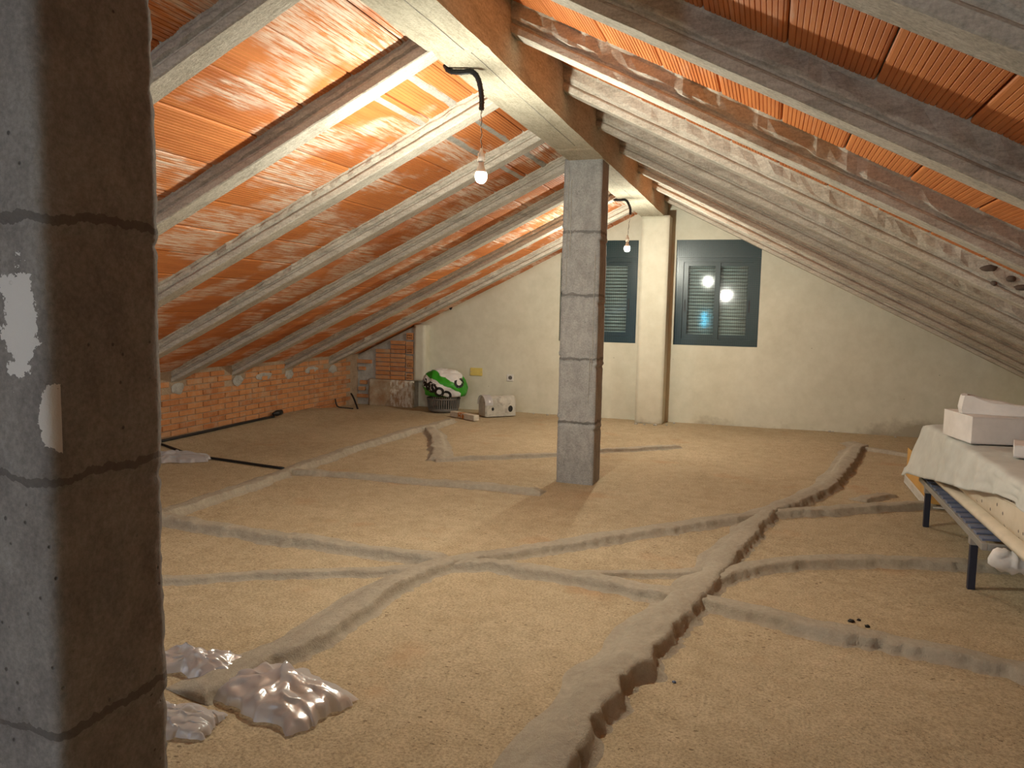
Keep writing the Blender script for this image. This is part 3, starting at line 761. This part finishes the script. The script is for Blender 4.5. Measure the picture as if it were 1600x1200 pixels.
b = MB().tube(spline([(0, .02, 0), (0, -.03, 0), (.015, -.05, -.025), (.0, -.06, -.05)], .01), .022, 8)
tag(b.build('cable_stub', MAT['black_matt'], None, True, (-4.49, YB, 1.53)), 'black stub of cable poking from the wall under the roof slope', 'cable')

# ------------------------------------------------------------------ basket, carrier bag, block, batten
BXC, BYC = -4.42, 10.46
fz = floor_z(BXC, BYC)
bas = tag(empty('waste_basket', (BXC, BYC, fz+.012)), 'grey slotted plastic basket under the green carrier bag', 'basket')
b = MB().lathe([(0, 0), (.205, 0), (.215, .012), (.222, .05), (.215, .05), (.205, .02), (0, .014)], n=40); b.build('base', MAT['basket'], bas, True)
b = MB().lathe([(.232, .175), (.246, .175), (.246, .195), (.232, .195), (.232, .175)], n=40); b.build('rim', MAT['basket'], bas, True)
rib = None
for k in range(44):
    a = 2*math.pi*k/44
    if rib is None: rib = MB().add([(.217, -.0085, .045), (.225, -.0085, .045), (.225, .0085, .045), (.217, .0085, .045), (.233, -.0085, .18), (.241, -.0085, .18), (.241, .0085, .18), (.233, .0085, .18)],
                                   [(0, 1, 2, 3), (4, 7, 6, 5), (0, 4, 5, 1), (1, 5, 6, 2), (2, 6, 7, 3), (3, 7, 4, 0)]).build('rib', MAT['basket'], bas); r_ = rib
    else: r_ = rib.copy(); link(r_, bas)
    r_.rotation_euler = (0, 0, a)
def build_bag():
    root_loc = (BXC+.025, BYC-.02, fz+.375); n, m = 72, 44; V = []; F = []
    for j in range(m+1):
        ph = math.pi*j/m
        for i in range(n):
            th = 2*math.pi*i/n
            d = Vector((math.sin(ph)*math.cos(th), math.sin(ph)*math.sin(th), math.cos(ph)))
            r = 1 + .14*noise.noise(d*1.6+Vector((3, 1, 5))) + .07*(1-abs(noise.noise(d*3.2+Vector((7, 2, 1))))*2) + .03*noise.noise(d*9)
            x, y, z = d.x*.30*r, d.y*.265*r, d.z*.245*r
            if z < -.13: z = -.13+(z+.13)*.28
            ear = max(0, -d.x-.62)*max(0, d.z+.25); x -= ear*.16; z += ear*.22
            V.append((x, y, z))
    for j in range(m):
        for i in range(n): F.append((j*n+i, j*n+(i+1) % n, (j+1)*n+(i+1) % n, (j+1)*n+i))
    root = tag(empty('carrier_bag', root_loc), 'stuffed green and white carrier bag with upside-down black lettering on basket', 'bag')
    bag = mk('bag_body', V, F, MAT['bag'], root, True)
    bvh = BVHTree.FromPolygons([Vector(v) for v in V], F)
    tilt = math.radians(-27)
    for ti, (txt, ux, uz, size) in enumerate((('COSM', -.115, -.035, .175), ('C', .21, .06, .17))):
        cu = bpy.data.curves.new('t', 'FONT'); cu.body = txt; cu.size = size; cu.align_x = 'CENTER'; cu.align_y = 'CENTER'; cu.offset = .010; cu.space_character = .92
        to = bpy.data.objects.new('t', cu); COL.objects.link(to); dg = bpy.context.evaluated_depsgraph_get()
        tm = bpy.data.meshes.new_from_object(to.evaluated_get(dg)); bpy.data.objects.remove(to)
        bm = bmesh.new(); bm.from_mesh(tm)
        bmesh.ops.triangulate(bm, faces=bm.faces)
        for _ in range(2): bmesh.ops.subdivide_edges(bm, edges=[e for e in bm.edges if e.calc_length() > .016], cuts=1)
        bmesh.ops.triangulate(bm, faces=bm.faces)
        bad = []
        for v in bm.verts:
            px, pz = -v.co.x, -v.co.y                       # turned upside down
            a = tilt if ti == 0 else math.radians(-75)
            qx = px*math.cos(a)-pz*math.sin(a)+ux; qz = px*math.sin(a)+pz*math.cos(a)+uz
            h = bvh.ray_cast(Vector((.92, .39, 0))*qx+Vector((.39, -.92, 0))*.8+Vector((0, 0, qz)), Vector((-.39, .92, 0)).normalized())
            if h[0] is None or abs(h[1].dot(Vector((.39, -.92, 0)))) < .05: bad.append(v); continue
            v.co = h[0]+Vector((.39, -.92, 0))*.004
        bmesh.ops.delete(bm, geom=bad, context='VERTS'); bm.to_mesh(tm); bm.free()
        tm.materials.clear(); tm.materials.append(MAT['lettering'])
        lo = bpy.data.objects.new('lettering', tm); link(lo, root)
build_bag()
def build_block():
    root = tag(empty('concrete_block', (-3.56, 10.36, floor_z(-3.56, 10.36)+.012), math.radians(46)), 'grey arched concrete block with round holes lying against the plastered wall', 'block')
    prof = [(-.12, 0), (.12, 0), (.12, .15)] + [(.12*math.cos(a), .15+.13*math.sin(a)) for a in [math.pi*k/12 for k in range(1, 12)]] + [(-.12, .15)]
    n = 20; m = len(prof); V = []; F = []
    for i in range(n+1):
        x = -.24+.48*i/n; e = min(1, min(i, n-i)/1.5+.86)
        for u, w in prof:
            k = 1+.02*fbm(x*9, u*9, w*9); V.append((x, u*e*k, w*(e*.04+.96)*k))
    for i in range(n): F += [(i*m+j, i*m+(j+1) % m, (i+1)*m+(j+1) % m, (i+1)*m+j) for j in range(m)]
    F += [tuple(range(m)), tuple(n*m+j for j in range(m-1, -1, -1))]
    mk('body', V, F, MAT['block'], root)
    for x, z, r in ((-.13, .105, .017), (.145, .10, .034)):
        MB().lathe([(0, .001), (r*.75, .001), (r, 0), (r*1.12, -.004)], n=16).build('hole', MAT['black_matt'], root, True).rotation_euler = (math.pi/2, 0, 0)
        root.children[-1].location = (x, -.123, z); root.children[-1].scale = (1, 1.25, 1)
    # clear sheet wrapped round the left end
    b = MB(); V = []; F = []
    for i in range(7):
        x = -.252+.02*i
        for j, (u, w) in enumerate(prof[2:]):
            V.append((x, u*1.10+.006*nz(i, j*.9), w*1.05+.012*nz(i*.8, j, 4)))
    k = len(prof)-2
    for i in range(6): F += [(i*k+j, i*k+j+1, (i+1)*k+j+1, (i+1)*k+j) for j in range(k-1)]
    mk('plastic_wrap', V, F, MAT['film'], root)
    return root
build_block()
pb = mk('wooden_batten', *rough_box(-.27, .27, -.045, .045, 0, .075, .03, lambda p, d, e: .004*fbm(p.x*9, p.y*9, p.z*9)), MAT['plank'], None, False, (-3.86, 9.86, floor_z(-3.86, 9.86)+.006))
pb.rotation_euler = (0, 0, math.radians(-32)); bevel(pb, .006)
tag(pb, 'short dirty white batten with a rusty smear lying before the concrete block', 'batten')

# ------------------------------------------------------------------ cables on the floor by the brick wall
def on_floor(pts, r): return [(x, y, floor_z(x, y)+r+.001) for x, y in pts]
c = MB().tube(spline(on_floor([(-5.80, 5.6), (-5.82, 6.3), (-5.83, 7.0), (-5.86, 7.7), (-5.875, 8.25), (-5.87, 8.42)], .016), .06), .016, 8)
c.tube([(-5.87, 8.40, .125), (-5.865, 8.47, .125), (-5.86, 8.56, .13)], [.018, .038, .034], 10)
tag(c.build('power_cable', MAT['black'], None, True), 'black cable ending in a connector along the foot of the brick wall', 'cable')
c = MB().tube([(x, y, floor_z(x, y)+.013) for x, y in [(-5.75+(1.61)*k/24, 6.345-.265*k/24) for k in range(25)]], .013, 8)
tag(c.build('conduit_pipe', MAT['black'], None, True), 'straight black conduit pipe lying across the floor to a mortar ridge', 'pipe')
c = MB().tube(spline([(-5.62, 10.10, .012), (-5.75, 10.22, .14), (-5.84, 10.30, .20)], .03), .014, 8)
tag(c.build('conduit_offcut', MAT['black'], None, True), 'bent black conduit offcut leaning in the brick corner', 'pipe')
c = MB().tube(spline([(-5.92, 9.98, .15), (-5.90, 10.0, .045), (-5.82, 10.02, .022), (-5.66, 10.04, .016)], .03), .010, 8)
tag(c.build('conduit_elbow', MAT['black_matt'], None, True), 'thin dark elbow of conduit rising beside the brick corner', 'pipe')

# ------------------------------------------------------------------ clear plastic film on the floor
def film(cx, cy, lx, ly, h, rz, seed, label, twist=0.):
    nx, ny = 46, 34; V = []; F = []
    for j in range(ny+1):
        for i in range(nx+1):
            u, v = i/nx*2-1, j/ny*2-1
            d = max(0, 1-abs(u)**3)*max(0, 1-abs(v)**2.4)
            neck = 1-twist*math.exp(-((u+.15)/.22)**2)
            q = Vector((u*2.2+seed, v*2.2, seed)); rid = 1-abs(noise.noise(q*.7))*1.6
            fold = 1-abs(noise.noise(Vector((u*3.4+seed, v*3.4, 2)))*2.2); fine = 1-abs(noise.noise(Vector((u*8, v*8+seed, 5)))*2)
            crease = sum(max(0., 1-abs(u*math.cos(seed*9+q_*1.9)+v*math.sin(seed*9+q_*1.9)-.9*nz(seed, q_*3.3))*9) for q_ in range(6))
            z = h*(.05+d**.45*(.66+.28*rid+.16*crease+.03*fold))
            x = u*lx*(1+.10*nz(v*2.5, seed)) + .02*noise.noise(Vector((u*5, v*5, seed+4))); y = v*ly*neck*(1+.22*nz(u*2.3, seed+3)) + .02*noise.noise(Vector((u*5, v*5, seed+8)))
            c, s_ = math.cos(rz), math.sin(rz)
            wx, wy = cx+x*c-y*s_, cy+x*s_+y*c
            V.append((wx, wy, floor_z(wx, wy)+.004+max(.002, z)))
    n = nx+1
    for j in range(ny):
        for i in range(nx): F.append((j*n+i, j*n+i+1, (j+1)*n+i+1, (j+1)*n+i))
    o = mk('plastic_film', V, F, MAT['film'], None, True)
    return tag(o, label, 'plastic film')
film(-1.69, 2.46,   .24, .15, .085, math.radians(-14), 2.3, 'largest crumpled clear plastic film on the floor near the dark column')
film(-2.17, 2.57, .19, .10, .07, math.radians(4), 6.1, 'crumpled clear plastic film twisted beside the largest one', .3)
film(-1.95, 2.17, .165, .095, .055, math.radians(10), 9.7, 'small puffed clear plastic film close to the foot of the dark column')
film(-5.27, 6.02, .28, .13, .075, math.radians(35), 13.2, 'thin clear plastic film caught on the black conduit pipe', .2)

# ------------------------------------------------------------------ folding bed with bedding and boxes
bed = tag(empty('slatted_bed', (1.55, 5.45, 0)), 'metal slatted bed frame with dark legs under the mattress', 'bed')
BO = Vector((1.55, 5.45, 0))
def bb(name, mat, x0, x1, y0, y1, z0, z1, par=bed):
    o = MB().box(x0-BO.x, x1-BO.x, y0-BO.y, y1-BO.y, z0, z1).build(name, mat, par); bevel(o, .003); return o
BXa, BXb, BYa, BYb = 1.125, 2.03, 4.60, 6.42
bb('side_rail', MAT['steel'], BXa, BXa+.028, BYa, BYb, .29, .328); bb('side_rail', MAT['steel'], BXb-.028, BXb, BYa, BYb, .29, .328)
bb('end_rail', MAT['steel'], BXa+.028, BXb-.028, BYb-.03, BYb, .29, .326); bb('end_rail', MAT['steel'], BXa+.028, BXb-.028, BYa, BYa+.03, .29, .326)
for x in (1.152, 2.0):
    for y in (4.87, 6.20):
        z0 = floor_z(x, y)-.004
        lg = bb('leg', MAT['navy'], x-.019, x+.019, y-.019, y+.019, z0, .262)
        o = MB().box(x-.024-BO.x, x+.024-BO.x, y-.024-BO.y, y+.024-BO.y, .25, .30).build('leg_socket', MAT['steel'], lg)
sl = None; y = BYa+.09
while y < BYb-.06:
    if sl is None:
        sl = MB(); n = 6; V = []; F = []
        for k in range(n+1):
            xx = BXa+.014+(BXb-BXa-.028)*k/n; cam = .014*math.sin(math.pi*k/n)
            V += [(xx-BO.x, -.035, .328+cam), (xx-BO.x, .035, .328+cam), (xx-BO.x, .035, .340+cam), (xx-BO.x, -.035, .340+cam)]
        for k in range(n): F += [(4*k+j, 4*k+(j+1) % 4, 4*k+4+(j+1) % 4, 4*k+4+j) for j in range(4)]
        F += [(0, 1, 2, 3), (4*n+3, 4*n+2, 4*n+1, 4*n)]
        sl = sl.add(V, F).build('slat', MAT['navy_slat'], bed); so = sl
    else: so = sl.copy(); link(so, bed)
    so.location = (0, y-BO.y, 0); y += .124
def soft_slab(name, x0, x1, y0, y1, z0, z1, mat, seed, rx=.06, amp=.01, parent=None, skew=0.):
    """rounded padded slab"""
    nx, ny, nk = 22, 34, 10; V = []; F = []
    def pt(a, b, c):
        # superellipsoid-ish rounding
        x = x0+(x1-x0)*a; y = y0+(y1-y0)*b; z = z0+(z1-z0)*c
        return Vector((x+skew*(b-.5), y, z))
    b_ = MB(); idx = {}
    V, F = rough_box(x0, x1, y0, y1, z0, z1, .055, lambda p, d, e: -rx*.35*(1 if e > 1.1 else 0))
    cx, cy, cz = (x0+x1)/2, (y0+y1)/2, (z0+z1)/2; hx, hy, hz = (x1-x0)/2, (y1-y0)/2, (z1-z0)/2
    out = []
    for p in V:
        q = Vector((p.x, p.y, p.z)); r = min(rx, hz)
        inner = Vector((max(cx-hx+r, min(cx+hx-r, q.x)), max(cy-hy+r, min(cy+hy-r, q.y)), max(cz-hz+r, min(cz+hz-r, q.z))))
        d = q-inner
        if d.length > 1e-6 and (abs(d.x) > 1e-6)+(abs(d.y) > 1e-6)+(abs(d.z) > 1e-6) > 1: q = inner+d.normalized()*r
        q.z += amp*nz(q.x*3, q.y*3, seed)*(1 if q.z > cz else .0)
        q.x += skew*((q.y-cy)/hy)
        out.append(q)
    return mk(name, out, F, mat, parent, True)
mat_root = tag(empty('mattress', (1.62, 5.44, .356)), 'cream dotted mattress lying on the slatted bed frame', 'mattress')
MO = Vector((1.62, 5.44, .356))
def rel(o): o.location = -MO; return o
rel(soft_slab('lower_border', 1.172, 2.06, 4.08, 6.44, .356, .412, MAT['pad'], 1, .027, .0, mat_root, -.028))
rel(soft_slab('body', 1.190, 2.07, 4.08, 6.45, .405, .69, MAT['ticking'], 2, .07, .008, mat_root, -.028))
b = MB().tube([(1.186+.028*(1-k/20)+.004*nz(k, 1), 4.12+2.28*k/40, .60-.10*(k/40)) for k in range(41)], .006, 6); rel(b.build('piping', MAT['pad'], mat_root, True))
def build_sheet():
    """pale sheet over the mattress: top, far end hang and slanting left hang"""
    V = []; F = []; ny, nu = 76, 46
    for j in range(ny+1):
        t = j/ny; y = 4.02+(6.50-4.02)*t
        hem = .60-.29*max(0, min(1, (y-4.55)/2.0))**.85 + .012*nz(y*4, 2)
        topz = .708+.006*nz(y*2.2, 1); xm = 1.176-.028*((y-5.44)/1.07)
        drop = topz-hem
        for i in range(nu+1):
            u = i/nu
            if u < .42:                                         # hang on the left side
                s = 1-u/.42; z = topz-drop*s; x = xm-.022*(1-math.exp(-s*5))-.035*s*s*t - .014*s*math.sin(y*17+1.4*nz(y*3, 5))
                x += .010*nz(y*9, s*4, 3)
                x -= .055*s*max(0, (t-.72)/.28)
            else:
                v = (u-.42)/.58; x = xm+(2.14-xm)*v; z = topz+.010*(1-math.exp(-v*14)) + .005*fbm(x*5, y*5, 2)
            yy = y + (.05*max(0, t-.85)*max(0, (1-u/.42)) if u < .42 else 0)
            if t > .955: z -= (t-.955)*1.6*(1 if u >= .42 else .3)
            # two long creases
            z += .012*math.exp(-((y-5.78-.12*(u-.3))/.022)**2) if .1 < u < .42 else 0
            x -= .012*math.exp(-((y-5.72)/.02)**2) if u < .42 else 0
            V.append((x, yy, z+.010))
    n = nu+1
    for j in range(ny): F += [(j*n+i, j*n+i+1, (j+1)*n+i+1, (j+1)*n+i) for i in range(nu)]
    # far end hang
    base = len(V); nk = 8
    for k in range(1, nk+1):
        for i in range(n):
            p = V[ny*n+i]; s = k/nk
            V.append((p[0]-.01*s*(1 if i < 5 else 0), p[1]+.03*math.sin(s*1.5)+.008*nz(p[0]*9, s*3), p[2]-(p[2]-.36)*s if p[2] > .36 else p[2]-.004*s))
    for k in range(nk):
        for i in range(nu):
            a = (ny*n+i) if k == 0 else base+(k-1)*n+i; c_ = base+k*n+i; F.append((a, a+1, c_+1, c_))
    o = mk('bed_sheet', V, F, MAT['sheet'], None, True)
    sm = o.modifiers.new('thick', 'SOLIDIFY'); sm.thickness = .004; sm.offset = 1
    return tag(o, 'pale grey wrinkled sheet draped over the mattress', 'sheet')
build_sheet()
def white_box(name, c, ax, lx, ly, h, label, lid=True):
    root = tag(empty(name, c, ax), label, 'box')
    t = .006
    o = MB().box(0, lx, 0, ly, 0, t); o.build('bottom', MAT['card_white'], root)
    for nm, a in (('side_panel', (0, lx, 0, t)), ('side_panel', (0, lx, ly-t, ly)), ('end_panel', (0, t, t, ly-t)), ('end_panel', (lx-t, lx, t, ly-t))):
        bevel(MB().box(*a, 0, h).build(nm, MAT['card_white'], root), .002)
    if lid: bevel(MB().box(-.001, lx+.001, -.001, ly+.001, h, h+.006).build('lid', MAT['card_white'], root), .002)
    return root
# corner nearest the room at (1.237,5.478); long side runs right, short side runs back left
white_box('white_carton', (1.213, 5.38, .741), math.radians(11.5), .62, .40, .16, 'long white carton resting on the sheet under the crumpled packing')
white_box('small_white_carton', (1.33, 4.95, .741), math.radians(-14), .40, .24, .062, 'low white carton on the sheet beside the long carton')
def crumpled_packing():
    V = []; F = []; n, m = 30, 8
    # open-topped soft foam tray, irregular outline
    out = [(-.05, .0), (.30, -.015), (.33, .02), (.34, .12), (.02, .13), (-.06, .09)]
    pts = spline([(x, y, 0) for x, y in out]+[(out[0][0], out[0][1], 0)], .03)[:-1]; k = len(pts)
    prof = [(1.0, 0), (1.04, .03), (1.0, .062), (.97, .085), (.80, .080), (.72, .055), (.55, .045), (.2, .042)]
    for s_, z in prof:
        for i, p in enumerate(pts):
            cx, cy = .14, .055; x = cx+(p.x-cx)*s_; y = cy+(p.y-cy)*s_
            bump = .016*nz(p.x*11, p.y*11, z*9)*(1 if z > .02 else 0)
            tilt = -.10*max(0, x-.02)*(1 if z > .02 else 0)
            V.append((x, y, max(.0, z+bump+tilt+(.028*math.exp(-((x+.02)/.08)**2) if z > .05 else 0))))
    for j in range(len(prof)-1): F += [(j*k+i, j*k+(i+1) % k, (j+1)*k+(i+1) % k, (j+1)*k+i) for i in range(k)]
    F += [tuple(range(k-1, -1, -1)), tuple((len(prof)-1)*k+i for i in range(k))]
    o = mk('foam_packing', V, F, MAT['card_white'], None, False, (1.24, 5.53, .9085)); o.rotation_euler = (0, 0, math.radians(-4))
    return tag(o, 'crumpled open white packing lying on top of the long carton', 'packing')
crumpled_packing()
def bunch():
    n = 40; V = []; F = []; m = 14
    m = 22; path = spline([(1.15, 4.525, .30), (1.19, 4.515, .285), (1.25, 4.515, .275), (1.33, 4.515, .275), (1.5, 4.515, .28)], .012); n = len(path)
    for i, p in enumerate(path):
        t = (path[min(i+1, n-1)]-path[max(i-1, 0)]).normalized(); s_ = t.cross(Vector((0, 0, 1))).normalized(); u = s_.cross(t)
        r = .050*(1+.12*math.sin(i*1.7+1.2*nz(i*.3, 1))+.18*nz(i*.5, 2))*min(1, .45+i/3, .35+(n-1-i)/4)
        for k in range(m):
            a = 2*math.pi*k/m; rr = r*(1+.30*nz(math.cos(a)*2.2, math.sin(a)*2.2, i*.33))*(1.25 if math.sin(a) < 0 else 1); q = p+s_*math.cos(a)*rr+u*math.sin(a)*rr
            V.append(q)
    for i in range(n-1): F += [(i*m+k, i*m+(k+1) % m, (i+1)*m+(k+1) % m, (i+1)*m+k) for k in range(m)]
    F += [tuple(range(m)), tuple((n-1)*m+k for k in range(m-1, -1, -1))]
    return tag(mk('bunched_cloth', V, F, MAT['cloth'], None, True), 'bunched white cloth hanging under the mattress beyond the end rail', 'cloth')
bunch()
def cardboard():
    root = tag(empty('cardboard_box', (1.245, 6.80, floor_z(1.3, 7.2)+.012)), 'brown cardboard box in a low white slotted crate behind the bed', 'box')
    lx, ly = .60, .98
    for nm, a, z in (('side_panel', (.012, .018, .0, ly), (.03, .32)), ('side_panel', (lx-.018, lx-.012, .0, ly), (.03, .30)), ('end_panel', (.018, lx-.018, 0, .006), (.03, .30)), ('end_panel', (.018, lx-.018, ly-.006, ly), (.03, .30))):
        MB().box(*a, *z).build(nm, MAT['cardboard'], root)
    MB().box(.012, .018, .27, .276, .03, .325).build('seam_tape', MAT['plank'], root)
    MB().box(0, lx, -.01, ly+.01, 0, .012).build('crate_base', MAT['white_plastic'], root)
    MB().box(0, .008, -.01, ly+.01, .062, .072).build('crate_rim', MAT['white_plastic'], root)
    for k in range(26): MB().box(0, .008, -.01+k*.039, .008+k*.039, .012, .062).build('crate_bar', MAT['white_plastic'], root)
    return root
cardboard()

# ------------------------------------------------------------------ crumbs of rubble on the floor
def pebble(x, y, r, mat, label, seed):
    bm = bmesh.new(); bmesh.ops.create_icosphere(bm, subdivisions=2, radius=1)
    for v in bm.verts:
        d = v.co.normalized(); k = 1+.35*noise.noise(d*1.6+Vector((seed, 0, 0)))
        v.co = Vector((d.x*r*k, d.y*r*k*.8, max(-.35*r, d.z*r*.6*k)+.35*r))
    me = bpy.data.meshes.new('rubble'); bm.to_mesh(me); bm.free(); me.materials.append(mat)
    o = bpy.data.objects.new('rubble', me); o.location = (x, y, floor_z(x, y)); link(o)
    return tag(o, label, 'rubble', 'crumbs of rubble on the floor')
pebble(-.292, 3.128, .009, MAT['navy_slat'], 'tiny blue crumb lying near the broad mortar ridge', 1)
for i, (x, y, r) in enumerate(((.462, 4.084, .016), (.53, 4.043, .013), (.50, 4.12, .010))):
    pebble(x, y, r, MAT['black_matt'], 'dark crumb of rubble beside the mortar ridge near the bed', 2.2+i)
for i, (x, y, r) in enumerate(((-1.62, 10.44, .022), (-1.50, 10.40, .018), (-1.36, 10.42, .025), (-1.22, 10.50, .014))):
    pebble(x, y, r, MAT['mortar'], 'grey crumb of rubble at the foot of the plastered column', 5.1+i)
for i in range(14):
    x = random.choice((random.uniform(-3.2, -1.8), random.uniform(-1.2, 2.4))); r = random.uniform(.010, .022)
    pebble(x, YB-.03-random.uniform(.0, .10), r, MAT['mortar'], 'grey crumb of rubble along the foot of the plastered wall', 20.3+i*1.7)
